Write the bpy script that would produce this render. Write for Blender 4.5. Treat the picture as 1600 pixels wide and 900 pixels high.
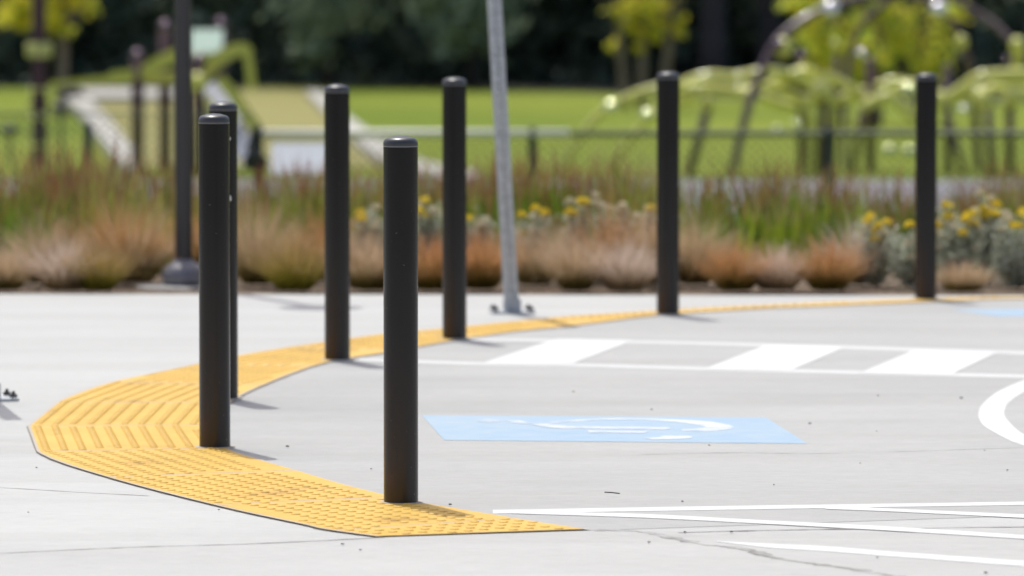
import bpy, math, random
import numpy as np
from mathutils import Vector
random.seed(7)
RNG = np.random.default_rng(11)
R = math.radians
for o in list(bpy.data.objects):
    bpy.data.objects.remove(o)
S = bpy.context.scene
COL = S.collection

# ------------------------------------------------------------------ camera, light, exposure
F = 200.0 * 1600 / 36.0          # focal length in photo pixels
PITCH = math.atan(522 / F)
CAMH = 1.5
cd = bpy.data.cameras.new('camera'); cam = bpy.data.objects.new('camera', cd); COL.objects.link(cam)
cd.lens = 200; cd.sensor_width = 36; cd.clip_start = 0.5; cd.clip_end = 2000
cam.location = (0, 0, CAMH); cam.rotation_euler = (math.pi / 2 - PITCH, 0, 0)
cd.dof.use_dof = True; cd.dof.focus_distance = 15.9; cd.dof.aperture_fstop = 3.8
S.camera = cam

SUNV = Vector((-0.16, 0.39, 1.0)).normalized()
w = bpy.data.worlds.new('World'); S.world = w; w.use_nodes = True
nt = w.node_tree; bg = nt.nodes['Background']
sky = nt.nodes.new('ShaderNodeTexSky'); sky.sky_type = 'NISHITA'; sky.sun_disc = False
sky.sun_elevation = math.asin(SUNV.z); sky.sun_rotation = math.atan2(SUNV.x, SUNV.y)
sky.air_density = 1.0; sky.dust_density = 5.0
nt.links.new(sky.outputs[0], bg.inputs[0]); bg.inputs[1].default_value = 0.15
sd = bpy.data.lights.new('sun', 'SUN'); sun = bpy.data.objects.new('sun', sd); COL.objects.link(sun)
sd.energy = 3.1; sd.angle = R(0.53); sd.color = (0.98, 0.99, 0.925)
sun.rotation_euler = (-SUNV).to_track_quat('-Z', 'Y').to_euler(); sun.location = (-4, 10, 20)
S.view_settings.view_transform = 'Standard'; S.view_settings.look = 'None'
S.view_settings.exposure = -0.06; S.view_settings.gamma = 1.0
S.render.resolution_x = 1024; S.render.resolution_y = 576

# ------------------------------------------------------------------ pixel -> place
cp, sp = math.cos(PITCH), math.sin(PITCH)
def ray(px, py):
    u = (px - 800) / F; v = (450 - py) / F
    return Vector((u, cp + v * sp, -sp + v * cp))
def G(px, py, z=0.0):
    d = ray(px, py); t = (z - CAMH) / d.z
    return Vector((d.x * t, d.y * t, z))
def P(px, py, y):
    d = ray(px, py); t = y / d.y
    return Vector((d.x * t, y, CAMH + d.z * t))
LOW = -1.2

# ------------------------------------------------------------------ helpers
def new_obj(name, me, mat=None, parent=None, smooth=False):
    o = bpy.data.objects.new(name, me); COL.objects.link(o)
    if mat: me.materials.append(mat)
    if parent: o.parent = parent
    if smooth: me.polygons.foreach_set('use_smooth', [True] * len(me.polygons))
    return o
def tag(o, label=None, cat=None, group=None, kind=None):
    if label: o['label'] = label
    if cat: o['category'] = cat
    if group: o['group'] = group
    if kind: o['kind'] = kind
    return o
def empty(name, loc, rz=0):
    o = bpy.data.objects.new(name, None); COL.objects.link(o)
    o.location = loc; o.rotation_euler.z = rz; o.empty_display_size = 0.1
    return o
class MB:
    def __init__(s): s.v = []; s.f = []
    def add(s, vs, fs):
        n = len(s.v); s.v += [tuple(v) for v in vs]; s.f += [tuple(i + n for i in f) for f in fs]
    def box(s, c, size):
        x, y, z = c; a, b, h = size[0] / 2, size[1] / 2, size[2] / 2
        s.add([(x + i * a, y + j * b, z + k * h) for k in (-1, 1) for j in (-1, 1) for i in (-1, 1)],
              [(0, 2, 3, 1), (4, 5, 7, 6), (0, 1, 5, 4), (2, 6, 7, 3), (0, 4, 6, 2), (1, 3, 7, 5)])
    def lathe(s, prof, n=32, c=(0, 0, 0)):
        vs = []; fs = []
        for r, z in prof:
            for i in range(n):
                a = 2 * math.pi * i / n; vs.append((c[0] + r * math.cos(a), c[1] + r * math.sin(a), c[2] + z))
        for k in range(len(prof) - 1):
            for i in range(n):
                j = (i + 1) % n; fs.append((k * n + i, k * n + j, (k + 1) * n + j, (k + 1) * n + i))
        fs.append(tuple(range((len(prof) - 1) * n, len(prof) * n))); fs.append(tuple(range(n - 1, -1, -1)))
        s.add(vs, fs)
    def tube(s, pts, r, n=10):
        pts = [Vector(p) for p in pts]; m = len(pts)
        rr = r if isinstance(r, (list, tuple)) else [r] * m
        vs = []; fs = []
        for k, p in enumerate(pts):
            t = (pts[min(k + 1, m - 1)] - pts[max(k - 1, 0)]).normalized()
            a = t.cross(Vector((0, 1, 0.013)))
            if a.length < 0.05: a = t.cross(Vector((1, 0, 0)))
            a.normalize(); b = t.cross(a)
            for i in range(n):
                q = 2 * math.pi * i / n; vs.append(p + (a * math.cos(q) + b * math.sin(q)) * rr[k])
        for k in range(m - 1):
            for i in range(n):
                j = (i + 1) % n; fs.append((k * n + i, k * n + j, (k + 1) * n + j, (k + 1) * n + i))
        fs.append(tuple(range((m - 1) * n, m * n))); fs.append(tuple(range(n - 1, -1, -1)))
        s.add(vs, fs)
    def poly(s, pts, z0, z1):          # extruded polygon (ccw or cw)
        n = len(pts); a = sum(pts[i][0] * pts[(i + 1) % n][1] - pts[(i + 1) % n][0] * pts[i][1] for i in range(n))
        if a < 0: pts = pts[::-1]
        vs = [(p[0], p[1], z0) for p in pts] + [(p[0], p[1], z1) for p in pts]
        fs = [tuple(range(n - 1, -1, -1)), tuple(range(n, 2 * n))] + [(i, (i + 1) % n, n + (i + 1) % n, n + i) for i in range(n)]
        s.add(vs, fs)
    def sheet(s, pts, z):
        n = len(pts); a = sum(pts[i][0] * pts[(i + 1) % n][1] - pts[(i + 1) % n][0] * pts[i][1] for i in range(n))
        if a < 0: pts = pts[::-1]
        s.add([(p[0], p[1], z) for p in pts], [tuple(range(n))])
    def ribbon(s, a, b, z):            # quads between two point rows
        n = len(a); vs = [(p[0], p[1], z) for p in a] + [(p[0], p[1], z) for p in b]
        for i in range(n - 1):
            q = [vs[i], vs[i + 1], vs[n + i + 1], vs[n + i]]
            ar = sum(q[k][0] * q[(k + 1) % 4][1] - q[(k + 1) % 4][0] * q[k][1] for k in range(4))
            s.add(q if ar > 0 else q[::-1], [(0, 1, 2, 3)])
    def ball(s, c, r, n=12, sq=1.0):
        prof = [(max(1e-4, math.sin(math.pi * k / n)) * r, -math.cos(math.pi * k / n) * r * sq) for k in range(n + 1)]
        s.lathe(prof, n * 2, c)
    def build(s, name, mat, parent=None, smooth=False, angle=None):
        me = bpy.data.meshes.new(name); me.from_pydata(s.v, [], s.f); me.update()
        o = new_obj(name, me, mat, parent, smooth or angle is not None)
        if angle is not None:
            try: me.set_sharp_from_angle(angle=R(angle))
            except Exception: pass
        return o
def spline(pts, n=12):
    pts = [Vector(p) for p in pts]; out = []
    for i in range(len(pts) - 1):
        p0 = pts[i - 1] if i else pts[0] * 2 - pts[1]; p1 = pts[i]; p2 = pts[i + 1]
        p3 = pts[i + 2] if i + 2 < len(pts) else p2 * 2 - p1
        for k in range(n):
            t = k / n
            out.append(0.5 * ((2 * p1) + (p2 - p0) * t + (2 * p0 - 5 * p1 + 4 * p2 - p3) * t * t + (3 * p1 - p0 - 3 * p2 + p3) * t ** 3))
    out.append(pts[-1]); return out
def np_mesh(name, V, Q, mat, parent=None, attrs=None, smooth=False):
    me = bpy.data.meshes.new(name); nv = len(V); nf, k = Q.shape
    me.vertices.add(nv); me.vertices.foreach_set('co', V.astype(np.float32).ravel())
    me.loops.add(nf * k); me.loops.foreach_set('vertex_index', Q.astype(np.int32).ravel())
    me.polygons.add(nf); me.polygons.foreach_set('loop_start', np.arange(0, nf * k, k, dtype=np.int32))
    me.polygons.foreach_set('loop_total', np.full(nf, k, dtype=np.int32))
    for an, arr in (attrs or {}).items():
        at = me.attributes.new(an, 'FLOAT', 'POINT'); at.data.foreach_set('value', arr.astype(np.float32))
    me.update(calc_edges=True); me.validate()
    return new_obj(name, me, mat, parent, smooth)
def join_np(parts):
    V = []; Q = []; A = {}; n = 0
    for v, q, a in parts:
        V.append(v); Q.append(q + n); n += len(v)
        for k, x in a.items(): A.setdefault(k, []).append(x)
    return np.concatenate(V), np.concatenate(Q), {k: np.concatenate(x) for k, x in A.items()}
def blades(base, az, lean, length, width, curve, seg=4, rnd=None):
    """thin tapering blades: base (n,3), az heading, lean start angle from vertical, curve extra bend"""
    n = len(base); t = np.linspace(0, 1, seg + 1)
    ang = lean[:, None] + curve[:, None] * t[None, :] ** 1.3
    dl = length[:, None] / seg
    h = np.concatenate([np.zeros((n, 1)), np.cumsum(np.sin(ang[:, :-1]) * dl, 1)], 1)
    z = np.concatenate([np.zeros((n, 1)), np.cumsum(np.cos(ang[:, :-1]) * dl, 1)], 1)
    cx = base[:, 0, None] + h * np.cos(az)[:, None]; cy = base[:, 1, None] + h * np.sin(az)[:, None]; cz = base[:, 2, None] + z
    tw = az + math.pi / 2 + RNG.normal(0, 0.8, n)
    wd = width[:, None] * (1 - t[None, :] ** 1.6 * 0.9) / 2
    V = np.empty((n, seg + 1, 2, 3))
    for k, s in enumerate((-1, 1)):
        V[:, :, k, 0] = cx + s * wd * np.cos(tw)[:, None]; V[:, :, k, 1] = cy + s * wd * np.sin(tw)[:, None]; V[:, :, k, 2] = cz
    idx = np.arange(n * (seg + 1) * 2).reshape(n, seg + 1, 2)
    Q = np.stack([idx[:, :-1, 0], idx[:, :-1, 1], idx[:, 1:, 1], idx[:, 1:, 0]], -1).reshape(-1, 4)
    T = np.repeat(np.broadcast_to(t[None, :], (n, seg + 1)).reshape(-1), 2)
    r = RNG.random(n) if rnd is None else rnd
    return V.reshape(-1, 3), Q, {'t': T, 'r': np.repeat(r, (seg + 1) * 2)}
def leaves(c, size, droop=0.0, aspect=0.55):
    """small leaf-shaped quads at centres c (n,3)"""
    n = len(c); d = RNG.normal(0, 1, (n, 3)); d[:, 2] -= droop; d /= np.linalg.norm(d, axis=1)[:, None]
    e = RNG.normal(0, 1, (n, 3)); e -= d * (e * d).sum(1)[:, None]; e /= np.linalg.norm(e, axis=1)[:, None]
    sz = (size * RNG.uniform(0.6, 1.35, n))[:, None]
    V = np.stack([c - d * sz / 2, c + e * sz * aspect / 2, c + d * sz / 2, c - e * sz * aspect / 2], 1).reshape(-1, 3)
    Q = np.arange(n * 4).reshape(n, 4)
    return V, Q, {'t': np.zeros(n * 4), 'r': np.repeat(RNG.random(n), 4)}

# ------------------------------------------------------------------ materials
def mat(name, col, rough=0.8, metal=0.0, spec=0.5, coat=0.0):
    m = bpy.data.materials.new(name); m.use_nodes = True
    b = m.node_tree.nodes['Principled BSDF']
    b.inputs['Base Color'].default_value = (*col, 1); b.inputs['Roughness'].default_value = rough
    b.inputs['Metallic'].default_value = metal; b.inputs['Specular IOR Level'].default_value = spec
    b.inputs['Coat Weight'].default_value = coat
    return m
def nn(m, t, **kw):
    n = m.node_tree.nodes.new(t)
    for k, v in kw.items(): setattr(n, k, v)
    return n
def lk(m, a, b): m.node_tree.links.new(a, b)
def noise(m, scale, detail=4, rough=0.55, coord='Object', stretch=(1, 1, 1), vec=None):
    tc = nn(m, 'ShaderNodeTexCoord'); mp = nn(m, 'ShaderNodeMapping'); mp.inputs['Scale'].default_value = stretch
    lk(m, tc.outputs[coord], mp.inputs[0])
    n = nn(m, 'ShaderNodeTexNoise'); n.inputs['Scale'].default_value = scale; n.inputs['Detail'].default_value = detail
    n.inputs['Roughness'].default_value = rough; lk(m, mp.outputs[0], n.inputs['Vector'])
    return n.outputs['Fac']
def ramp(m, fac, stops):
    r = nn(m, 'ShaderNodeValToRGB'); e = r.color_ramp.elements
    while len(e) < len(stops): e.new(0.5)
    for k, (p, c) in enumerate(stops):
        e[k].position = p; e[k].color = (*c, 1) if len(c) == 3 else c
    lk(m, fac, r.inputs[0]); return r.outputs[0]
def mix(m, fac, a, b, mode='MIX'):
    x = nn(m, 'ShaderNodeMix', data_type='RGBA', blend_type=mode)
    for s, v in ((x.inputs[0], fac), (x.inputs[6], a), (x.inputs[7], b)):
        if hasattr(v, 'is_linked'): lk(m, v, s)
        elif isinstance(v, (int, float)): s.default_value = v
        else: s.default_value = (*v, 1)
    return x.outputs[2]
def bsdf(m): return m.node_tree.nodes['Principled BSDF']
def bump(m, h, dist=0.002, strength=1.0):
    b = nn(m, 'ShaderNodeBump'); b.inputs['Distance'].default_value = dist; b.inputs['Strength'].default_value = strength
    lk(m, h, b.inputs['Height']); lk(m, b.outputs[0], bsdf(m).inputs['Normal'])

def concrete(name, base, dark, tint=(1, 1, 1), ang=0.0):
    m = mat(name, base, 0.85, spec=0.3)
    big = noise(m, 0.45, 5, 0.6); mid = noise(m, 2.6, 5, 0.6, stretch=(0.5, 1.5, 1))
    fine = noise(m, 60, 3, 0.6, stretch=(0.25, 1.4, 1)); speck = noise(m, 240, 2, 0.5)
    c = ramp(m, big, [(0.3, dark), (0.7, base)])
    c = mix(m, 0.6, c, ramp(m, mid, [(0.3, (.90, .90, .905)), (0.75, (1, 1, 1))]), 'MULTIPLY')
    c = mix(m, 0.9, c, ramp(m, fine, [(0.3, (.86, .88, .88)), (0.6, (1, 1, 1))]), 'MULTIPLY')
    c = mix(m, 0.5, c, ramp(m, speck, [(0.25, (.6, .59, .57)), (0.4, (1, 1, 1))]), 'MULTIPLY')
    st = noise(m, 5.5, 6, 0.7, stretch=(0.3, 1, 1))
    c = mix(m, 1.0, c, ramp(m, st, [(0.24, (.80, .79, .78)), (0.36, (1, 1, 1))]), 'MULTIPLY')
    lg = noise(m, 1.6, 5, 0.65, stretch=(0.18, 1.3, 1))
    c = mix(m, 1.0, c, ramp(m, lg, [(0.35, (.925, .92, .915)), (0.55, (1, 1, 1)), (0.75, (1.03, 1.03, 1.03))]), 'MULTIPLY')
    lk(m, c, bsdf(m).inputs['Base Color'])
    bump(m, fine, 0.003, 0.7)
    return m
M = {}
M['walk'] = concrete('pale_concrete', (.545, .540, .530), (.505, .500, .492))
M['drive'] = concrete('grey_concrete', (.485, .477, .468), (.430, .424, .418))
M['apron'] = concrete('apron_concrete', (.525, .516, .505), (.485, .478, .47))
M['joint'] = mat('dirty_joint', (.30, .285, .27), 0.95)
_s = noise(M['joint'], 9, 4, 0.7)
lk(M['joint'], ramp(M['joint'], _s, [(0.35, (.19, .18, .17)), (0.62, (.46, .45, .44))]), bsdf(M['joint']).inputs['Base Color'])

M['gapdirt_shade'] = mat('dark_gap_dirt_and_shade', (.24, .22, .20), .95)
def paint(name, col, wear, under, thr=(0.30, 0.42)):
    m = mat(name, col, 0.65)
    a = noise(m, 14, 6, 0.75, stretch=(0.6, 1.4, 1)); b = noise(m, 1.3, 3, 0.5)
    s = nn(m, 'ShaderNodeMath', operation='ADD'); lk(m, a, s.inputs[0])
    k = nn(m, 'ShaderNodeMath', operation='MULTIPLY'); lk(m, b, k.inputs[0]); k.inputs[1].default_value = wear
    lk(m, k.outputs[0], s.inputs[1])
    f = ramp(m, s.outputs[0], [(thr[0], (0, 0, 0)), (thr[1], (1, 1, 1))])
    lk(m, mix(m, f, under, col), bsdf(m).inputs['Base Color'])
    return m
M['white'] = paint('white_road_paint', (.655, .655, .655), 0.45, (.54, .54, .54), (0.54, 0.78))
M['white_faint'] = paint('worn_white_road_paint', (.585, .585, .585), 0.45, (.50, .50, .50), (0.50, 0.76))
M['white_symbol'] = paint('worn_symbol_paint', (.63, .65, .68), 0.4, (.36, .44, .56), (0.56, 0.76))
M['blue'] = paint('blue_road_paint', (.27, .405, .55), 0.4, (.41, .48, .54), (0.46, 0.86))

m = M['yellow'] = mat('yellow_tactile_tile', (.62, .39, .095), 0.55)
a = noise(m, 3, 5, 0.6); b = noise(m, 30, 4, 0.7)
c = ramp(m, a, [(0.3, (.65, .385, .050)), (0.7, (.72, .455, .082))])
d = noise(m, 2.2, 6, 0.75)
c = mix(m, 1.0, c, ramp(m, d, [(0.28, (.60, .53, .50)), (0.44, (1, 1, 1))]), 'MULTIPLY')
c = mix(m, 0.6, c, ramp(m, b, [(0.28, (.75, .72, .68)), (0.45, (1, 1, 1))]), 'MULTIPLY')
lk(m, c, bsdf(m).inputs['Base Color'])
M['grout'] = mat('pale_grout', (.47, .42, .37), 0.9)

m = M['bollard'] = mat('charcoal_powder_coat', (.022, .021, .021), 0.42, spec=0.26)
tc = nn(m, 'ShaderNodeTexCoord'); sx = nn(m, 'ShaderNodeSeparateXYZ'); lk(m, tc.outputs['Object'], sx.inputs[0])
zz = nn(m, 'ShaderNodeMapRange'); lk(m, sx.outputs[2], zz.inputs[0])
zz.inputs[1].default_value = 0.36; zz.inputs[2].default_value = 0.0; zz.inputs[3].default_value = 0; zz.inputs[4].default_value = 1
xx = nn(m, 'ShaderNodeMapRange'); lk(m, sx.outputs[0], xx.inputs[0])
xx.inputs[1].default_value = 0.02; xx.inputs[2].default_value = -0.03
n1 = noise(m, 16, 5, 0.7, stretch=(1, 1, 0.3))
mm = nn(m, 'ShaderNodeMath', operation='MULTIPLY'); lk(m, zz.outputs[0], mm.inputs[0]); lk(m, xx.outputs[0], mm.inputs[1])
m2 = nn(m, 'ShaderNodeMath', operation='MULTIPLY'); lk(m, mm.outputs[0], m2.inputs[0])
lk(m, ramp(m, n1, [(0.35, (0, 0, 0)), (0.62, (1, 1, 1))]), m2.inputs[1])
dust = noise(m, 7, 4, 0.6, stretch=(1, 1, 0.2))
c = mix(m, ramp(m, dust, [(0.3, (0, 0, 0)), (0.9, (.5, .5, .5))]), (.011, .011, .0115), (.017, .0165, .016))
zl = nn(m, 'ShaderNodeMapRange'); lk(m, sx.outputs[2], zl.inputs[0])
zl.inputs[1].default_value = 0.75; zl.inputs[2].default_value = 0.0; zl.inputs[3].default_value = 0; zl.inputs[4].default_value = 0.85
c = mix(m, zl.outputs[0], c, (.038, .035, .034))       # paler towards the foot: light bounced off the ground, put into the colour
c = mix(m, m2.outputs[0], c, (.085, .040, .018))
sc_ = noise(m, 95, 2, 0.5); c = mix(m, ramp(m, sc_, [(0.735, (0, 0, 0)), (0.77, (1, 1, 1))]), c, (.12, .115, .11))
lk(m, c, bsdf(m).inputs['Base Color'])
rr = noise(m, 25, 3, 0.6, stretch=(1, 1, 0.3)); lk(m, ramp(m, rr, [(0.3, (.17,) * 3), (0.7, (.22,) * 3)]), bsdf(m).inputs['Roughness'])
M['cap'] = mat('black_cap_paint', (.024, .025, .030), 0.36, spec=0.9)
M['steel'] = mat('polished_steel', (.85, .84, .86), 0.12, metal=1.0)
M['lime_metal'] = mat('lime_metallic_glint', (.86, .92, .55), 0.12, metal=1.0)
M['plum_metal'] = mat('plum_metallic_cap_and_glint', (.16, .12, .15), 0.14, metal=1.0)
M['ring'] = mat('weld_seam', (.20, .20, .21), 0.45)
M['fleck'] = mat('pale_fleck_grey', (.75, .75, .74), 0.6)
M['galv'] = mat('galvanised_steel', (.50, .52, .55), 0.5, metal=0.55)
n = noise(M['galv'], 30, 4); lk(M['galv'], ramp(M['galv'], n, [(0.3, (.40, .42, .45)), (0.7, (.56, .58, .61))]), bsdf(M['galv']).inputs['Base Color'])
M['bolt'] = mat('dark_bolt', (.08, .08, .08), 0.5, metal=0.6)
M['lamppost'] = mat('dark_bronze_paint', (.045, .043, .045), 0.33)
M['cover'] = mat('grey_bronze_cover', (.20, .20, .23), 0.3)
M['pale_pad'] = concrete('pad_concrete', (.50, .495, .485), (.45, .445, .44))

def leafmat(name, stops, trans=0.35, tstops=None, gloss=0.55, noise_scale=3.0):
    m = bpy.data.materials.new(name); m.use_nodes = True; t = m.node_tree
    b = t.nodes['Principled BSDF']; b.inputs['Roughness'].default_value = gloss; b.inputs['Specular IOR Level'].default_value = 0.3
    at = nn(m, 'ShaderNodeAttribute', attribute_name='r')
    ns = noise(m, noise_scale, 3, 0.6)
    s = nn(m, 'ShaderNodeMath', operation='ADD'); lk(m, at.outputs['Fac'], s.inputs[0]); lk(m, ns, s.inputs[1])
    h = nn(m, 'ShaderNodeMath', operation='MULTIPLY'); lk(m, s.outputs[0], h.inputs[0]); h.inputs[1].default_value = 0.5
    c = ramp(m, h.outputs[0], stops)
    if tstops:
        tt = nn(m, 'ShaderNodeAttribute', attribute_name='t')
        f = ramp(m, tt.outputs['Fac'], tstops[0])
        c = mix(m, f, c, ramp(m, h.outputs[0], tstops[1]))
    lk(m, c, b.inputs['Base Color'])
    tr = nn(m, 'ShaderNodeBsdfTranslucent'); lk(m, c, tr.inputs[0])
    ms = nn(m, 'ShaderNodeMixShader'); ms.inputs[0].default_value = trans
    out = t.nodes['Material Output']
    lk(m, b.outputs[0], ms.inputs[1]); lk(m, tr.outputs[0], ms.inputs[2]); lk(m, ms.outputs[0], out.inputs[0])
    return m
K = lambda x: (x, x, x)
G0 = [(0.2, K(0)), (0.72, K(1))]
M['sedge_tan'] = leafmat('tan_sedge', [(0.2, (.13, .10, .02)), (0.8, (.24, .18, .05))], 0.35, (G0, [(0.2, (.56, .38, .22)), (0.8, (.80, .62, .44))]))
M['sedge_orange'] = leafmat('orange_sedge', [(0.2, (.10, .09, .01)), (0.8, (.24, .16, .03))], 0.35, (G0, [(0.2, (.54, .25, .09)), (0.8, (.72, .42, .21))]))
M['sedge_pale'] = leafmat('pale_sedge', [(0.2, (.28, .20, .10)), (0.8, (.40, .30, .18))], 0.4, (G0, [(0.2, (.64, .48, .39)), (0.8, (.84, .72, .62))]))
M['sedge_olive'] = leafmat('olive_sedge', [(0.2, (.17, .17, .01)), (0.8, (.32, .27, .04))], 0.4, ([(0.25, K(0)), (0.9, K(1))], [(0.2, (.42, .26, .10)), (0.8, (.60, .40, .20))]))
M['blood'] = leafmat('red_tipped_grass', [(0.25, (.07, .17, .02)), (0.5, (.20, .34, .03)), (0.75, (.42, .50, .04))], 0.45, ([(0.6, K(0)), (0.92, K(1))], [(0.25, (.30, .18, .08)), (0.42, (.36, .07, .07)), (0.6, (.42, .36, .14)), (0.8, (.46, .25, .25))]))
M['silver'] = leafmat('silver_leaf', [(0.2, (.40, .44, .33)), (0.8, (.70, .71, .58))], 0.3)
M['silver_cream'] = leafmat('cream_seed_head', [(0.2, (.62, .55, .38)), (0.8, (.82, .76, .58))], 0.3)
M['flower'] = leafmat('yellow_flower', [(0.2, (.85, .66, .04)), (0.8, (.92, .78, .10))], 0.3)
M['stem'] = mat('brown_stem', (.14, .11, .07), 0.9)
M['lime_leaf'] = leafmat('lime_young_leaf', [(0.3, (.56, .60, .07)), (0.5, (.74, .73, .11)), (0.75, (.86, .72, .10))], 0.6)
M['lime_leaf_green'] = leafmat('yellow_green_leaf', [(0.3, (.40, .52, .08)), (0.5, (.80, .80, .15)), (0.75, (.86, .70, .10))], 0.65, noise_scale=0.8)
M['forest'] = leafmat('dark_forest_foliage', [(0.25, (.035, .065, .050)), (0.5, (.085, .12, .085)), (0.75, (.18, .23, .16))], 0.2, noise_scale=0.35)
M['forest_pale'] = leafmat('grey_green_foliage', [(0.25, (.24, .31, .22)), (0.75, (.38, .45, .31))], 0.3, noise_scale=0.8)
M['bark'] = mat('dark_bark', (.09, .078, .085), 0.95)
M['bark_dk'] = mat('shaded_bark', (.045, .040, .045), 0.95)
M['bark_young'] = mat('grey_brown_bark', (.24, .19, .165), 0.95)
for k in ('bark', 'bark_dk', 'bark_young'):
    bc = bsdf(M[k]).inputs['Base Color'].default_value[:3]
    q = noise(M[k], 9, 5, 0.7, stretch=(1, 1, 0.2))
    lk(M[k], ramp(M[k], q, [(0.3, tuple(x * .65 for x in bc)), (0.7, tuple(x * 1.3 for x in bc))]), bsdf(M[k]).inputs['Base Color'])
    bump(M[k], q, 0.02)
m = M['lawn'] = mat('lawn_grass', (.17, .26, .035), 0.9, spec=0.1)
a = noise(m, 0.09, 4, 0.6); b = noise(m, 1.2, 5, 0.65); c2 = noise(m, 40, 3, 0.7)
c = ramp(m, a, [(0.35, (.185, .250, .040)), (0.65, (.285, .330, .060))])
c = mix(m, 0.5, c, ramp(m, b, [(0.3, (.8, .85, .7)), (0.7, (1.1, 1.05, 1))]), 'MULTIPLY')
c = mix(m, 0.5, c, ramp(m, c2, [(0.3, (.6, .65, .5)), (0.7, (1.1, 1.1, 1))]), 'MULTIPLY')
lk(m, c, bsdf(m).inputs['Base Color']); bump(m, c2, 0.03)
m = M['soil'] = mat('bark_mulch', (.12, .085, .06), 0.95)
a = noise(m, 45, 5, 0.7); lk(m, ramp(m, a, [(0.3, (.08, .06, .045)), (0.5, (.20, .145, .10)), (0.75, (.38, .30, .23))]), bsdf(m).inputs['Base Color']); bump(m, a, 0.015)
m = M['floor'] = mat('forest_floor', (.03, .03, .02), 0.95)
a = noise(m, 2, 5, 0.7); lk(m, ramp(m, a, [(0.3, (.018, .02, .014)), (0.7, (.05, .045, .03))]), bsdf(m).inputs['Base Color'])
M['path'] = concrete('path_asphalt', (.27, .265, .30), (.23, .225, .255))
m = M['khaki'] = mat('khaki_turf', (.27, .25, .085), 0.9)
a = noise(m, 0.6, 5, 0.6); lk(m, ramp(m, a, [(0.3, (.235, .215, .066)), (0.7, (.28, .255, .085))]), bsdf(m).inputs['Base Color'])
M['curb'] = concrete('pale_edge_concrete', (.52, .50, .46), (.46, .44, .41))
M['maroon'] = mat('maroon_post_paint', (.065, .022, .028), 0.4)
M['purple'] = mat("plum_tube_paint", (.10, .055, .07), 0.3, coat=0.35)
M['lime'] = mat('lime_play_plastic', (.68, .68, .13), 0.2, coat=0.8)
M['lime_dull'] = mat('lime_faded_plastic', (.56, .56, .16), 0.4)
M['mint'] = mat('mint_panel_plastic', (.52, .68, .57), 0.45)
M['slide'] = mat('blue_grey_slide_plastic', (.40, .41, .50), 0.35)
M['rail'] = mat('sheen_fence_rail', (.80, .78, .68), 0.5)  # sunlit stretch of the same rail, its sheen put into a paler colour
M['rail_grey'] = mat('grey_fence_rail', (.16, .18, .13), 0.6, metal=0.2)  # rest of the rail, without the sheen
M['fence_post'] = mat('dark_green_fence_post', (.035, .045, .04), 0.55)
M['wire'] = mat('dark_fence_wire', (.10, .12, .09), 0.5)
M['signpanel'] = mat('pale_blue_white_panel', (.29, .32, .38), 0.6)
M['black'] = mat('black_plastic', (.02, .02, .022), 0.5)
M['stone'] = mat('dark_grit', (.07, .065, .06), 0.9)
M['stone_pale'] = mat('grey_grit', (.25, .24, .23), 0.9)

# ------------------------------------------------------------------ terrain
def tz(y):
    if y < 29.3: return -0.05
    if y < 37: 
        t = (y - 29.3) / 7.7; t = t * t * (3 - 2 * t); return -0.05 + t * (LOW - 0.02 + 0.05)
    return LOW - 0.02
ys = [-80, 0, 10, 20, 25, 29.3] + list(np.linspace(29.9, 37, 10)) + [45, 60, 100, 150, 250, 500, 900]
xs = [-700, -60, -20, 0, 20, 60, 700]
mb = MB(); vs = [(x, y, tz(y)) for y in ys for x in xs]; nx = len(xs)
mb.add(vs, [(j * nx + i, j * nx + i + 1, (j + 1) * nx + i + 1, (j + 1) * nx + i) for j in range(len(ys) - 1) for i in range(nx - 1)])
tag(mb.build('ground', M['floor']), kind='structure')

# traced outline of the tactile strip (photo pixels -> ground)
outer_px = [(1600, 464), (1450, 466.6), (1200, 476), (1030, 485), (900, 493), (800, 502), (690, 513), (600, 521), (500, 535), (375, 554),
            (300, 570), (165, 599), (85, 630), (42, 668), (62, 708), (178, 748), (345, 791), (470, 818), (545, 832)]
inner_px = [(1600, 466), (1500, 469), (1350, 475), (1200, 481), (1030, 492), (900, 508), (800, 518), (730, 528), (690, 535), (600, 551),
            (510, 566), (430, 594), (370, 622), (348, 645), (340, 668), (352, 697), (400, 715), (500, 745), (600, 772), (655, 784), (700, 791), (800, 808), (935, 829)]
OUT = [G(*p, .0045) for p in outer_px]; INN = [G(*p, .0045) for p in inner_px]
for p in OUT + INN: p.z = 0
OUT = [Vector((3.6, 24.93, 0))] + OUT; INN = [Vector((3.6, 24.86, 0))] + INN
d_ = (OUT[-1] - OUT[-2]).normalized()
OUT += [OUT[-1] + Vector((0.55, -0.62, 0)), OUT[-1] + Vector((1.3, -1.1, 0))]
d_ = (INN[-1] - INN[-2]).normalized(); INN += [INN[-1] + d_ * 0.8]
OUTS = spline(OUT, 14); INNS = spline(INN, 14)
cutA, cutB = G(600, 840), G(935, 828.5)             # slab joint that cuts the strip off
cd_ = (cutB - cutA).normalized(); cn = Vector((-cd_.y, cd_.x, 0))
if cn.y < 0: cn = -cn
def clip(poly, p0, n):
    out = []
    for i in range(len(poly)):
        a, b = poly[i], poly[(i + 1) % len(poly)]
        da, db = (a - p0).dot(n), (b - p0).dot(n)
        if da >= 0: out.append(a)
        if da * db < 0: out.append(a + (b - a) * (da / (da - db)))
    return out
def cut_y(x): return cutA.y + (x - cutA.x) * cd_.y / cd_.x

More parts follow.
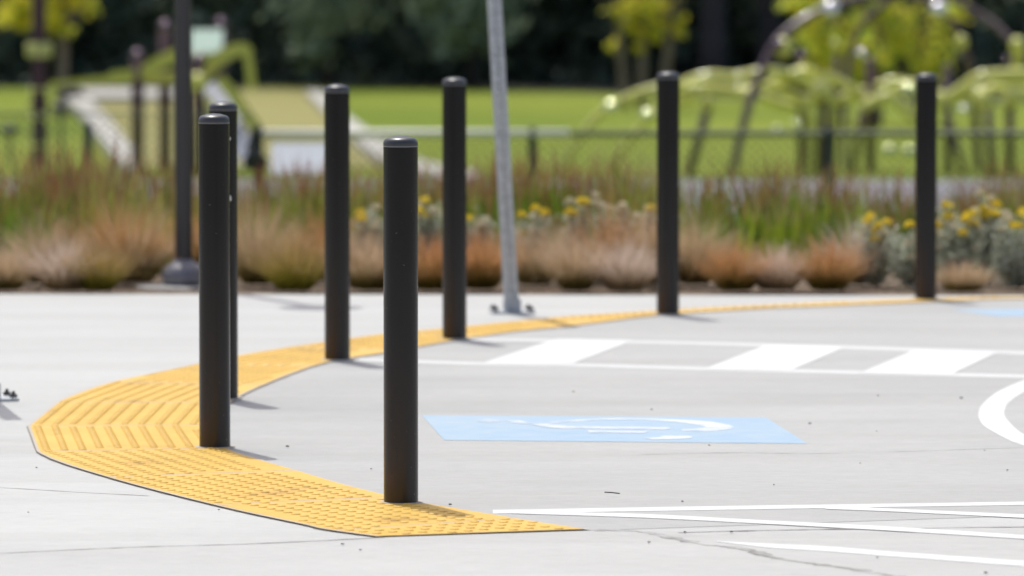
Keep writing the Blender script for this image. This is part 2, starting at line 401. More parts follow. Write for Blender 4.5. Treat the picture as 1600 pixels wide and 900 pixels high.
# sidewalk, driveway, apron
EDGE = [(-40, 25.11), (G(0, 459).x, G(0, 459).y), (G(800, 460.5).x, G(800, 460.5).y), (G(1600, 462).x, G(1600, 462).y), (40, 24.9)]
mb = MB(); mb.sheet([Vector((-40, -20, 0)), Vector((40, -20, 0))] + [Vector((x, y, 0)) for x, y in EDGE[::-1]], 0.0)
tag(mb.build('sidewalk', M['walk']), kind='structure')
dr = [Vector((p.x, p.y, 0)) for p in INNS if (p - cutA).dot(cn) > -0.01]
tip = dr[-1]
poly = dr + [Vector((8, cut_y(8) + .0, 0)), Vector((30, 12, 0)), Vector((40, 12, 0)), Vector((40, 24.75, 0))]
mb = MB(); mb.sheet(poly, 0.0008); o = mb.build('driveway', M['drive']); tag(o, kind='structure')
jl = [G(0, 865), G(200, 856), G(400, 850), G(600, 840), tip, Vector((2.2, 14.62, 0)), Vector((8, cut_y(8), 0))]
mb = MB(); mb.sheet([Vector((-40, jl[0].y - 4.0, 0))] + jl + [Vector((30, 12 - .003, 0)), Vector((40, 12 - .003, 0)), Vector((40, -20, 0)), Vector((-40, -20, 0))], 0.0008)
tag(mb.build('apron', M['apron']), kind='structure')

# dirty joints between slabs
def line(pts, wd, z, name='slab_joint', mt='joint', jit=0.3):
    pts = spline(pts, 10); a = []; b = []
    for i, p in enumerate(pts):
        t = (pts[min(i + 1, len(pts) - 1)] - pts[max(i - 1, 0)]).normalized(); nrm = Vector((-t.y, t.x, 0))
        q = wd * (1 + random.uniform(-jit, jit)) / 2
        a.append(p + nrm * q); b.append(p - nrm * q)
    mb = MB(); mb.ribbon(a, b, z); o = mb.build(name, M[mt]); tag(o, kind='structure'); return o
def gl(pts): return [G(*p) for p in pts]
line(gl([(-200, 752), (0, 762), (120, 769), (232, 775)]), 0.009, 0.0006, jit=.5)
line(gl([(-200, 873), (0, 865), (200, 856), (400, 850), (600, 840.5)]), 0.012, 0.0016, jit=.5)
line(gl([(930, 829), (1000, 831), (1050, 841), (1100, 851), (1160, 858), (1210, 872), (1260, 880), (1340, 891), (1420, 905)]), 0.030, 0.0016, jit=.7)
line(gl([(1060, 833), (1200, 829), (1340, 827), (1560, 824), (1700, 824)]), 0.012, 0.0016, jit=.5)
line(gl([(1000, 711), (1150, 708), (1300, 709), (1600, 700)]), 0.004, 0.0016, jit=.7)

# painted markings
def band(name, pa, pb, z=0.0016, mt='white_faint'):                    # two rows of pixels
    mb = MB(); a = spline(gl(pa), 8); b = spline(gl(pb), 8); mb.ribbon(a, b, z)
    return tag(mb.build(name, M[mt]), kind='structure')
band('lane_marking', [(770, 797.5), (1100, 792), (1400, 787.5), (1700, 783)], [(770, 803.5), (1100, 798), (1400, 793), (1700, 788.5)], mt='white')
band('lane_marking', [(1290, 791.5), (1400, 796), (1600, 805), (1700, 810)], [(1290, 796.5), (1400, 800.8), (1600, 810.5), (1700, 815)], 0.0022, 'white')
band('lane_marking', [(800, 799.5), (1000, 804), (1200, 814.3), (1400, 824.5), (1600, 837), (1700, 843)], [(800, 803.5), (1000, 810), (1200, 820), (1400, 831), (1600, 843.5), (1700, 850)], 0.0022, 'white')
band('lane_marking', [(1120, 846), (1200, 850), (1300, 855), (1400, 863), (1600, 877), (1700, 884)], [(1120, 847), (1200, 856.5), (1300, 863), (1400, 871), (1600, 886), (1700, 893.5)], mt='white')
band('crosswalk_marking', [(730, 529), (870, 530.5), (1080, 534.5), (1320, 541), (1600, 549.5), (1760, 555)], [(730, 533.5), (870, 535), (1080, 539), (1320, 546), (1600, 555), (1760, 560.5)])
band('crosswalk_marking', [(560, 560), (755, 566.5), (890, 568), (1100, 574), (1345, 580), (1600, 586), (1760, 591)], [(560, 565), (755, 571.5), (890, 573.5), (1100, 579.5), (1345, 585.5), (1600, 591.5), (1760, 597)])
for q in ([(870, 530), (990, 532.5), (890, 571), (752, 568.5)], [(1200, 539), (1322, 542.5), (1235, 580), (1100, 577.5)],
          [(1432, 546), (1562, 550), (1486, 586), (1345, 583)], [(1690, 554), (1820, 558), (1740, 594), (1600, 591)]):
    mb = MB(); mb.sheet(gl(q), 0.0024); tag(mb.build('crosswalk_bar', M['white']), kind='structure')
band('curved_marking', [(1700, 555), (1650, 573), (1600, 594), (1560, 612), (1535, 632), (1529, 646), (1531, 657), (1540, 668), (1570, 685), (1600, 697), (1690, 722)],
     [(1750, 572), (1680, 588), (1630, 602), (1600, 613), (1577, 629), (1570, 641), (1570, 650), (1575, 658), (1592, 674), (1612, 683), (1700, 706)], mt='white')
mb = MB(); mb.sheet(gl([(659, 649.5), (1197, 653), (1262, 694), (694, 688.5)]), 0.0016)
tag(mb.build('blue_painted_square', M['blue']), kind='structure')
def ell(cx, cy, a, b, n=20, tilt=0): return [(cx + a * math.cos(2 * math.pi * i / n), cy + b * math.sin(2 * math.pi * i / n) + tilt * math.cos(2 * math.pi * i / n)) for i in range(n)]
mb = MB()
mb.sheet(gl(ell(1056, 684.2, 26, 3.0)), 0.0024)                                      # head
mb.sheet(gl([(1008, 686), (1040, 683), (1050, 687.6), (1020, 688)]), 0.0026)
mb.sheet(gl([(885, 666.4), (1042, 668.4), (1049, 670.4), (1040, 672.3), (880, 670.2)]), 0.0024)  # thigh
mb.sheet(gl([(918, 673.5), (1012, 674.8), (1008, 677.8), (920, 676.8)]), 0.0024)          # arm
mb.sheet(gl([(820, 661), (845, 662.5), (886, 665.6), (880, 670.8), (855, 669), (832, 664.5)]), 0.0026)
mb.sheet(gl([(790, 658.3), (812, 657.8), (829, 661.5), (822, 663.5), (800, 661.5)]), 0.0024)
mb.sheet(gl(ell(764, 658.6, 19, 2.2)), 0.0024)                                        # foot
a = spline(gl([(856, 660.5), (880, 658.5), (915, 655.8), (960, 654.4), (1010, 654.6), (1060, 656.6), (1100, 659), (1130, 663), (1146, 667.8), (1135, 672), (1105, 675), (1066, 674.6)]), 6)
b = spline(gl([(864, 663), (885, 660.6), (918, 658), (960, 656.6), (1005, 657), (1050, 659.6), (1080, 663.3), (1096, 666), (1102, 668), (1098, 669.5), (1085, 671), (1066, 671.8)]), 6)
mb.ribbon(a, b, 0.0022)
tag(mb.build('wheelchair_symbol', M['white_symbol']), kind='structure')
mb = MB(); mb.sheet(gl([(1485, 484), (1800, 482), (1860, 492), (1560, 495)]), 0.0016)
tag(mb.build('blue_painted_square', M['blue']), kind='structure')

# ------------------------------------------------------------------ tactile strip
BOLL = {'A': (626, 786, 214), 'B': (334.5, 699, 179), 'C': (349, 623, 160), 'D': (526.5, 562, 133), 'E': (710, 529, 122), 'F': (1044, 491, 113), 'G': (1447.5, 467, 115)}
bpos = {k: G(v[0], v[1], 0.0066) + Vector((0, 0.047, 0)) for k, v in BOLL.items()}
def arclen(pts):
    L = [0]
    for i in range(1, len(pts)): L.append(L[-1] + (pts[i] - pts[i - 1]).length)
    return L
LO = arclen(OUTS)
def at_len(pts, L, s):
    for i in range(1, len(L)):
        if L[i] >= s:
            t = (s - L[i - 1]) / (L[i] - L[i - 1]); return pts[i - 1].lerp(pts[i], t), (pts[i] - pts[i - 1]).normalized()
    return pts[-1], (pts[-1] - pts[-2]).normalized()
c0 = G(42, 668); s0 = LO[min(range(len(OUTS)), key=lambda i: (OUTS[i] - c0).length)]
def inner_hit(p, nrm):
    best = None
    for i in range(len(INNS) - 1):
        a, b = INNS[i], INNS[i + 1]; e = b - a; den = nrm.x * e.y - nrm.y * e.x
        if abs(den) < 1e-9: continue
        t = ((a.x - p.x) * e.y - (a.y - p.y) * e.x) / den; u = ((a.x - p.x) * nrm.y - (a.y - p.y) * nrm.x) / den
        if 0 <= u <= 1 and 0.05 < t < 1.3 and (best is None or t < best[0]): best = (t, p + nrm * t)
    return best[1] if best else p + nrm * 0.64
joints = []
def sof(p): return LO[min(range(len(OUTS)), key=lambda i: (OUTS[i] - p).length)]
marks = [sof(G(*p)) for p in ((165, 599), (85, 630), (42, 668), (62, 708), (178, 748), (345, 791), (540, 831))]
ss = list(np.arange(marks[0] - 0.93, 0, -0.93))[::-1] + marks + [marks[-1] + .9]
for s in ss:
    a, _ = at_len(OUTS, LO, max(0, s - 0.10)); b, _ = at_len(OUTS, LO, s + 0.10); p, _ = at_len(OUTS, LO, s)
    t = (b - a).normalized(); nrm = Vector((-t.y, t.x, 0))     # strip runs right -> left -> towards the camera
    q = inner_hit(p, nrm); joints.append((p, q))
strip = empty('tactile_paving', (OUT[8].x, OUT[8].y, 0)); o0 = Vector(strip.location)
tag(strip, 'curved strip of yellow dome-studded paving tiles running round the grey driveway', 'tactile paving')
def shrink(poly, d):
    c = sum(poly, Vector()) / len(poly); return [c + (p - c) * (1 - d / (p - c).length) for p in poly]
nt_ = 0
gro = MB()
for k in range(len(joints) - 1):
    (p0, q0), (p1, q1) = joints[k], joints[k + 1]
    stiff = any(abs(ss[k] - marks[q_]) < 1e-6 for q_ in (1, 2))
    po = [p0] + [] + [p1] if stiff else [p0] + [OUTS[i] for i in range(len(OUTS)) if ss[k] + .05 < LO[i] < ss[k + 1] - .05][::3] + [p1]
    ia = min(range(len(INNS)), key=lambda i: (INNS[i] - q0).length); ib = min(range(len(INNS)), key=lambda i: (INNS[i] - q1).length)
    pi_ = [q0] + (INNS[ia + 1:ib][::3] if ib > ia + 2 else []) + [q1]
    quad = clip(po + pi_[::-1], cutA, cn)
    if len(quad) < 3: continue
    gro.sheet([p - o0 for p in quad], 0.0044)
    big = [p for p in shrink(quad, 0.013)]; low_ = shrink(quad, 0.008); nb_ = len(big)
    mb = MB(); mb.add([Vector((p.x, p.y, .0012)) - Vector((o0.x, o0.y, 0)) for p in low_] + [Vector((p.x, p.y, .0050)) - Vector((o0.x, o0.y, 0)) for p in big], [tuple(range(nb_, 2 * nb_))] + [(i, (i + 1) % nb_, nb_ + (i + 1) % nb_, nb_ + i) for i in range(nb_)])
    u = (p1 - p0).normalized(); v = Vector((-u.y, u.x, 0)); L = (p1 - p0).length
    n = len(big); ar = sum(big[i].x * big[(i + 1) % n].y - big[(i + 1) % n].x * big[i].y for i in range(n)); sg = 1 if ar > 0 else -1
    sp_ = 0.0545
    for i in range(-4, int(L / sp_) + 6):
        for j in range(-2, 16):
            c = p0 + u * (0.028 + i * sp_) + v * (0.030 + j * sp_)
            ok = all(sg * ((big[(e + 1) % n].x - big[e].x) * (c.y - big[e].y) - (big[(e + 1) % n].y - big[e].y) * (c.x - big[e].x)) / max(1e-6, (big[(e + 1) % n] - big[e]).length) > 0.011 for e in range(n))
            if not ok or any((c - b).length < 0.066 for b in bpos.values()): continue
            c = c - o0; vs = []
            m8 = 10
            for r_, z_ in ((0.0140, 0.0051), (0.0115, 0.0078), (0.0085, 0.0090)):
                vs += [(c.x + r_ * math.cos(2 * math.pi * a / m8), c.y + r_ * math.sin(2 * math.pi * a / m8), z_) for a in range(m8)]
            mb.add(vs, [(l * m8 + a, l * m8 + (a + 1) % m8, (l + 1) * m8 + (a + 1) % m8, (l + 1) * m8 + a) for l in (0, 1) for a in range(m8)] + [tuple(range(2 * m8, 3 * m8))])
    # screw heads
    for fu, fv in ((0.13, 0.10), (0.87, 0.10), (0.13, 0.88), (0.87, 0.88)):
        pass
    mb.build('paving_tile', M['yellow'], strip)
gro.build('grout_joint', M['grout'], strip)
# dirty gap round the strip, the tile edge's thin shadow included in its colour
def side(pts, keep=lambda p: True): return [p for p in pts if keep(p)]
OJ = [p for i, p in enumerate(OUTS) if (i % 3 == 0 or LO[i] in marks) and not any(marks[q_] < LO[i] < marks[q_ + 1] for q_ in (1, 2)) and (p - cutA).dot(cn) > 0.02] + [cutA]
IJ = [p for i, p in enumerate(INNS) if i % 3 == 0 and (p - cutA).dot(cn) > 0.02] + [tip]
def gap(pts, wd, z):
    mb = MB(); a = []; b = []
    pts = [pts[i].lerp(pts[i + 1], k / 4) for i in range(len(pts) - 1) for k in range(4)] + [pts[-1]]
    for i, p in enumerate(pts):
        t = (pts[min(i + 1, len(pts) - 1)] - pts[max(i - 1, 0)]).normalized(); nrm = Vector((-t.y, t.x, 0)); q = wd * random.uniform(.5, 1.3) / 2
        a.append(p + nrm * q); b.append(p - nrm * q)
    mb.ribbon(a, b, z); tag(mb.build('slab_joint', M['gapdirt_shade']), kind='structure')
gap(OJ, .007, 0.0012); gap(IJ, .014, 0.0018)
# ------------------------------------------------------------------ bollards
def make_bollard(h, loc):
    root = empty('bollard', loc); r = 0.0472
    pr = [(r, 0), (r, h - 0.031)]
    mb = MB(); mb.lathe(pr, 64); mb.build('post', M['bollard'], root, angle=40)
    mb = MB(); mb.lathe([(r - .0005, h - .031), (r + .0004, h - .030), (r + .0004, h - .0285), (r - .0005, h - .0275)], 64)
    mb.build('seam_ring', M['ring'], root, smooth=True)
    cap = [(r, h - .0275), (r + .0002, h - .0215)]
    for k in range(1, 9):
        a = math.pi / 2 * k / 8; cap.append((r - .018 + .018 * math.cos(a), h - .0215 + .0165 * math.sin(a)))
    cap += [(r * 0.45, h - .0022), (r * 0.2, h - .001), (0.002, h - .0006)]
    mb = MB(); mb.lathe(cap, 64); mb.build('cap', M['cap'], root, angle=50)
    mb = MB(); mb.lathe([(r + .016, .001), (r + .013, .0064), (r, .0064)], 40); mb.build('grout_collar', M['grout'], root)
    return root
BL = {'A': 'nearest and largest black bollard, standing on the front of the yellow strip',
      'B': 'second largest black bollard, half hiding another bollard behind it',
      'C': 'black bollard mostly hidden behind another bollard, its foot at the strip edge',
      'D': 'black bollard on yellow strip between the overlapping bollards and the nearest bollard',
      'E': 'black bollard just left of the leaning grey post, at the yellow strip',
      'F': 'black bollard right of the leaning grey post, standing before orange brown sedges',
      'G': 'farthest black bollard, at far right in front of silver shrub with yellow flowers'}
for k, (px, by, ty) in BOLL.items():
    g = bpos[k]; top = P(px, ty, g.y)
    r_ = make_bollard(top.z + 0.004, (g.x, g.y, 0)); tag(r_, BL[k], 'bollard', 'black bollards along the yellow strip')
    if k == 'C':  # two small pale flecks on its right-hand side
        for (xx_, yy_, hh) in ((359.5, 216, .010), (360.5, 309, .020)):
            q = P(xx_, yy_, g.y); dx = q.x - g.x
            mb = MB(); yv = -math.sqrt(max(0, .0478 ** 2 - dx * dx)) 
            mb.ball((dx, yv, q.z), 0.0035, 6, hh / .007); mb.build('pale_fleck', M['fleck'], r_)

# ------------------------------------------------------------------ perforated sign posts
def sign_post(base, lean, H, wd, label, rz=0.0):
    root = empty('sign_post', base, rz); mb = MB()
    cell = 0.028; n = int(H / cell); h = wd / 2; hr = 0.0062
    for f in range(4):
        ca, sa = math.cos(f * math.pi / 2), math.sin(f * math.pi / 2)
        def pt(x, z): 
            X, Y = ca * x - sa * (-h), sa * x + ca * (-h); return (X + lean[0] * z, Y + lean[1] * z, z)
        for i in range(n):
            z0 = i * cell; zc = z0 + cell / 2; vs = []
            ring = [(hr * math.cos(math.pi / 8 + a * math.pi / 4), hr * math.sin(math.pi / 8 + a * math.pi / 4)) for a in range(8)]
            for x, z in ring: vs.append(pt(x, zc + z))
            ou = [(h, zc + .006), (.006, z0 + cell), (-.006, z0 + cell), (-h, zc + .006), (-h, zc - .006), (-.006, z0), (.006, z0), (h, zc - .006)]
            for x, z in ou: vs.append(pt(x, z))
            mb.add(vs, [(a, 8 + a, 8 + (a + 1) % 8, (a + 1) % 8) for a in range(8)])
            co = [(h, z0 + cell), (-h, z0 + cell), (-h, z0), (h, z0)]
            mb.add([pt(*co[0]), pt(*ou[1]), pt(*ou[0]), pt(*co[1]), pt(*ou[3]), pt(*ou[2]), pt(*co[2]), pt(*ou[5]), pt(*ou[4]), pt(*co[3]), pt(*ou[7]), pt(*ou[6])],
                   [(0, 1, 2), (3, 4, 5), (6, 7, 8), (9, 10, 11)])
    mb.build('post', M['galv'], root)
    mb = MB(); mb.box((0, 0, .16), (wd + .014, wd + .014, .30)) if False else mb.box((0, 0, .035), (wd + .012, wd + .012, .05))
    mb.build('socket', M['galv'], root)
    mb = MB(); mb.poly([(-.09, -.07), (.09, -.07), (.09, .07), (-.09, .07)], .001, .010); mb.build('base_plate', M['galv'], root)
    for sx_ in (-1, 1):
        for sy_ in (-1, 1):
            mb = MB(); mb.lathe([(.013, .013), (.013, .024), (.006, .0242), (.006, .034)], 6, (sx_ * .074, sy_ * .052, 0)); mb.build('bolt', M['bolt'], root)
    tag(root, label, 'sign post'); return root
b = G(800, 490); sign_post((b.x, b.y + .03, 0), (-.057, .0), 2.3, .056, 'leaning grey perforated steel post bolted to the pavement behind the yellow strip', .12)
b = G(-19, 627); sign_post((b.x, b.y + .03, 0), (-.085, .0), 1.9, .056, 'grey steel post bolted to pavement at left frame edge, only bolts and its shadow showing', .3)

# ------------------------------------------------------------------ lamp post
b = G(286, 447); root = empty('lamp_post', (b.x, b.y + .06, 0))
tag(root, 'tall dark round lamp post with domed base cover at edge of planting bed', 'lamp post')
mb = MB(); mb.lathe([(.22, -.03), (.22, -.004), (.21, .001)], 40); mb.build('footing', M['pale_pad'], root)
mb = MB(); mb.lathe([(.086, .0015), (.098, .022), (.101, .045), (.094, .070), (.074, .092), (.052, .102), (.043, .120)], 48); mb.build('base_cover', M['cover'], root, angle=60)
mb = MB(); mb.lathe([(.0405, .10), (.034, 4.2)], 40); mb.build('pole', M['lamppost'], root, angle=60)
mb = MB(); mb.lathe([(.05, 4.15), (.17, 4.2), (.18, 4.23), (.06, 4.28)], 28); mb.build('lamp_head', M['lamppost'], root)

# ------------------------------------------------------------------ planting bed
mb = MB(); mb.sheet([Vector((x, y, 0)) for x, y in EDGE] + [Vector((40, 29.6, 0)), Vector((-40, 29.6, 0))], 0.0)
ob = mb.build('planting_bed', M['soil']); ob.location.z = -0.012; tag(ob, kind='structure')
# mulch chips
n = 5000; c = np.stack([RNG.uniform(-5, 5, n), RNG.uniform(25.12, 26.2, n), np.full(n, .0)], 1)
V, Q, A = leaves(c, 0.03, 0, .5); V[:, 2] = np.abs(V[:, 2]) * .6 + 0.0
tag(np_mesh('mulch', V, Q, M['soil']), kind='stuff', label='brown bark mulch lying along the front of the bed', cat='mulch')

def tussock(x, y, h, rad, mt, n=620, up=0.5):
    q = RNG.random(n) ** 0.6; az = RNG.uniform(0, 2 * math.pi, n)
    base = np.stack([np.cos(az) * q * rad * .34, np.sin(az) * q * rad * .34, np.zeros(n)], 1)
    az += RNG.normal(0, .35, n)
    ln = h * RNG.uniform(.72, 1.22, n)
    V, Q, A = blades(base, az, q * .72, ln, RNG.uniform(.0022, .0042, n), RNG.uniform(.2, 1.7, n) * (.15 + q), 5)
    V[:, 2] = np.maximum(V[:, 2], 0.004)
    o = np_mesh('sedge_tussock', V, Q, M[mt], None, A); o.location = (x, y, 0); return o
SG = 'sedge tussocks along the front of the bed'
sedges = [
 (8, 25.5, .22, 'sedge_tan', 'tan sedge tussock at the left frame edge'),
 (62, 25.7, .27, 'sedge_tan', 'tan sedge tussock, second in from the left edge of the photo'),
 (104, 25.45, .22, 'sedge_pale', 'pale straw sedge tussock just left of the upright olive one'),
 (156, 25.42, .23, 'sedge_olive', 'small upright olive green tussock at the pavement between tan sedges, left of lamp post'),
 (180, 25.75, .31, 'sedge_orange', 'rusty sedge tussock rising behind the small olive one, left of lamp post'),
 (207, 25.75, .26, 'sedge_tan', 'tan sedge tussock immediately left of the dark lamp post'),
 (312, 26.3, .30, 'sedge_orange', 'sedge tussock showing between the lamp post and the overlapping bollards'),
 (398, 25.6, .28, 'sedge_tan', 'tan sedge tussock just right of the overlapping bollards'),
 (462, 25.45, .29, 'sedge_olive', 'dark olive brown sedge tussock left of the third bollard from left'),
 (500, 25.9, .30, 'sedge_orange', 'orange brown sedge rising behind the dark olive tussock'),
 (578, 25.5, .28, 'sedge_tan', 'tan sedge tussock between third bollard from left and nearest bollard'),
 (672, 25.5, .28, 'sedge_orange', 'orange sedge tussock just right of the nearest bollard'),
 (752, 25.55, .27, 'sedge_orange', 'orange brown sedge tussock just left of the leaning grey post'),
 (836, 25.6, .26, 'sedge_tan', 'tan sedge tussock just right of the leaning grey post'),
 (900, 25.45, .27, 'sedge_tan', 'broad tan sedge tussock below the middle silver shrubs'),
 (952, 25.75, .33, 'sedge_orange', 'tallest orange brown sedge, right of the middle silver shrubs'),
 (976, 25.4, .22, 'sedge_pale', 'low pinkish pale sedge at the pavement left of the second bollard from right'),
 (1020, 25.6, .27, 'sedge_tan', 'tan sedge tussock directly behind the second bollard from right'),
 (1088, 25.6, .25, 'sedge_tan', 'tan sedge tussock just right of the second bollard from right'),
 (1148, 25.45, .24, 'sedge_orange', 'orange sedge with dark olive base, right of the second bollard from right'),
 (1212, 25.5, .22, 'sedge_pale', 'palest pinkish sedge, between two orange sedges'),
 (1292, 25.45, .25, 'sedge_orange', 'bright orange sedge tussock left of the silver flowering shrubs'),
 (1345, 25.6, .23, 'sedge_pale', 'pale sedge tussock between bright orange sedge and silver shrubs'),
 (1500, 25.35, .13, 'sedge_tan', 'low brown sedge at the pavement in front of silver shrub, right of farthest bollard')]
for i_, (px, y, h, mt, lb) in enumerate(sedges):
    back = y >= 25.6
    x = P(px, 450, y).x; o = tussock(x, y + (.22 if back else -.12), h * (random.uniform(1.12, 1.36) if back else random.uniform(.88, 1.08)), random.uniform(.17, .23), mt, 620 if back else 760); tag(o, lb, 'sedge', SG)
proto = o
extra = [(px, 25.55 + (i % 3) * .15, ['sedge_tan', 'sedge_orange', 'sedge_pale'][i % 3]) for i, px in enumerate([-70, -140, -215, -290, -370, -450, 1680, 1760, 1850, 1940, 2030])]
for px, y, mt in extra:
    o = tussock(P(px, 450, y).x, y, .25, .22, mt, 320); tag(o, 'brown sedge tussock beyond the frame of the photo', 'sedge', SG)

def silver_shrub(x, y, h, wd, flowers, label, cream=0.0, group='silver shrubs with yellow flowers', nl=2600):
    root = empty('silver_shrub', (x, y, 0)); tag(root, label, 'shrub', group)
    nb = 46; tips = []; mb = MB()
    for i in range(nb):
        a = random.uniform(0, 6.283); e = random.uniform(.15, 1.0) ** .6
        tp = Vector((math.cos(a) * wd * (1 - e * .35) * random.uniform(.2, 1), math.sin(a) * wd * .9 * (1 - e * .35) * random.uniform(.2, 1), h * e * random.uniform(.75, 1.02)))
        mb.tube([(tp.x * .1, tp.y * .1, 0), (tp.x * .6, tp.y * .6, tp.z * .5), tp], [.004, .003, .0015], 5); tips.append(tp)
    mb.build('stems', M['stem'], root)
    per = nl // nb; cs = []
    for tp in tips:
        t = RNG.random(per) ** .5
        c = np.array(tp)[None, :] * t[:, None] + RNG.normal(0, .020, (per, 3)); cs.append(c)
    c = np.concatenate(cs); c[:, 2] = np.maximum(c[:, 2], .012); V, Q, A = leaves(c, .026, 0, .42)
    np_mesh('leaves', V, Q, M['silver'], root, A)
    ps = []
    top = sorted(tips, key=lambda t: -t.z + (random.random() - .5) * h * .6 + t.y * .5)
    def head(c, r, k, m_):
        q = RNG.normal(0, 1, (k, 3)); q /= np.linalg.norm(q, axis=1)[:, None]; q[:, 2] = np.abs(q[:, 2])
        return leaves(np.array(c)[None, :] + q * r, r * 1.2, 0, .8)
    if flowers:
        for k, tp in enumerate(top[:flowers]):
            f = MB(); 
            V, Q, A = head((tp.x, tp.y, tp.z + .022), .019, 34, None)
            np_mesh('flower_head', V, Q, M['flower'], root, A)
    if cream:
        for tp in top[flowers:flowers + int(cream)]:
            V, Q, A = head((tp.x, tp.y, tp.z + .02), .018, 24, None); np_mesh('seed_head', V, Q, M['silver_cream'], root, A)
    return root
sh = [
 (575, 26.3, .30, .13, 3, 5, 'silver shrub with few yellow flowers between third bollard from left and nearest bollard'),
 (672, 26.25, .31, .12, 3, 6, 'silver shrub with yellow flowers just right of the nearest bollard'),
 (742, 26.3, .27, .10, 1, 5, 'silver shrub with few flowers just left of the leaning grey post'),
 (830, 26.2, .29, .12, 4, 8, 'silver shrub with yellow flowers just right of the leaning grey post'),
 (900, 26.3, .33, .10, 4, 8, 'silver shrub topped with a bright yellow flower cluster, above broad tan sedge'),
 (962, 26.2, .33, .15, 0, 26, 'cream topped silver shrub without yellow flowers, behind the tallest orange sedge'),
 (1018, 26.4, .29, .09, 1, 6, 'small silver shrub behind the second bollard from right'),
 (1366, 25.75, .29, .13, 6, 8, 'silver shrub with bright yellow flowers left of the farthest bollard'),
 (1425, 25.6, .27, .15, 4, 8, 'silver grey shrub directly behind the farthest bollard'),
 (1492, 25.8, .31, .16, 9, 12, 'silver shrub with many yellow flowers right of the farthest bollard'),
 (1545, 26.0, .36, .14, 7, 16, 'tallest silver shrub with yellow and cream heads near the right frame edge'),
 (1592, 25.6, .28, .16, 4, 4, 'grey green silver shrub at the right frame edge by the pavement')]
for px, y, h, wd, fl, cr, lb in sh: silver_shrub(P(px, 450, y).x, y, h * 1.1, wd * 1.08, fl, lb, cr)
for px in (1680, 1760): silver_shrub(P(px, 450, 25.8).x, 25.8, .3, .16, 6, 'silver shrub beyond the frame of the photo', 5)

# red-tipped grass, uncountable
n = 27000; cl = 460
cx = RNG.uniform(-5.2, 5.2, cl); cy = RNG.uniform(26.6, 29.0, cl); ch = RNG.uniform(.72, 1.08, cl)
# taller and shorter stretches as in the photo
ch *= 1 + .10 * np.sin(cx * 2.1 + 1.0) + .06 * np.sin(cx * 5.3) 
ch *= np.where(cx > 1.9, .86, 1.0)
k = RNG.integers(0, cl, n); base = np.stack([cx[k] + RNG.normal(0, .055, n), cy[k] + RNG.normal(0, .055, n), np.zeros(n)], 1)
cr_ = RNG.random(cl)
V, Q, A = blades(base, RNG.uniform(0, 6.283, n), RNG.random(n) * .20, ch[k] * .48 * RNG.uniform(.45, 1.12, n), RNG.uniform(.009, .017, n), RNG.uniform(0, .5, n), 4, rnd=np.clip(cr_[k] * .75 + RNG.random(n) * .25, 0, 1))
tag(np_mesh('red_tipped_grass', V, Q, M['blood'], None, A), 'band of upright green grass with dull red tips behind the brown sedges', 'ornamental grass', kind='stuff')

# ------------------------------------------------------------------ lower park: lawn, path, play ground
lw = [Vector((-60, 36.5, 0)), Vector((60, 36.5, 0)), Vector((60, 104, 0))] + [G(px, py, LOW) for px, py in ((1600, 160), (1300, 157), (1150, 154), (1000, 149), (850, 143), (700, 139), (500, 137), (300, 137), (0, 137))] + [Vector((-60, 114, 0))]
mb = MB(); mb.sheet(lw, LOW); tag(mb.build('lawn', M['lawn']), kind='structure')
mb = MB(); mb.sheet([Vector((-40, 54, 0)), Vector((40, 54, 0)), Vector((40, 67.6, 0)), Vector((-40, 68.4, 0))], LOW + .004); tag(mb.build('path', M['path']), kind='structure')
def gz(pts, z): return [G(a, b, z) for a, b in pts]
mb = MB(); mb.sheet(gz([(118, 140), (492, 140), (560, 196), (660, 262), (560, 262), (222, 262), (205, 240)], LOW), LOW + .008); tag(mb.build('play_surface', M['khaki']), kind='structure')
def curb(pa, pb, name, label):
    a = spline(gz(pa, LOW + .1), 8); b = spline(gz(pb, LOW + .1), 8); mb = MB(); mb.poly(a + b[::-1], LOW, LOW + .12)
    return tag(mb.build(name, M['curb']), kind='structure')
curb([(88, 140), (110, 160), (150, 208), (190, 258), (205, 264)], [(124, 140), (150, 164), (180, 198), (214, 244), (212, 262)], 'concrete_edging', '')
curb([(478, 143), (520, 186), (575, 236), (640, 268), (742, 287)], [(502, 143), (545, 182), (605, 224), (660, 252), (748, 270)], 'concrete_edging', '')
curb([(100, 138.5), (200, 138.5), (292, 138.5)], [(100, 153), (200, 153), (292, 153)], 'concrete_edging', '')

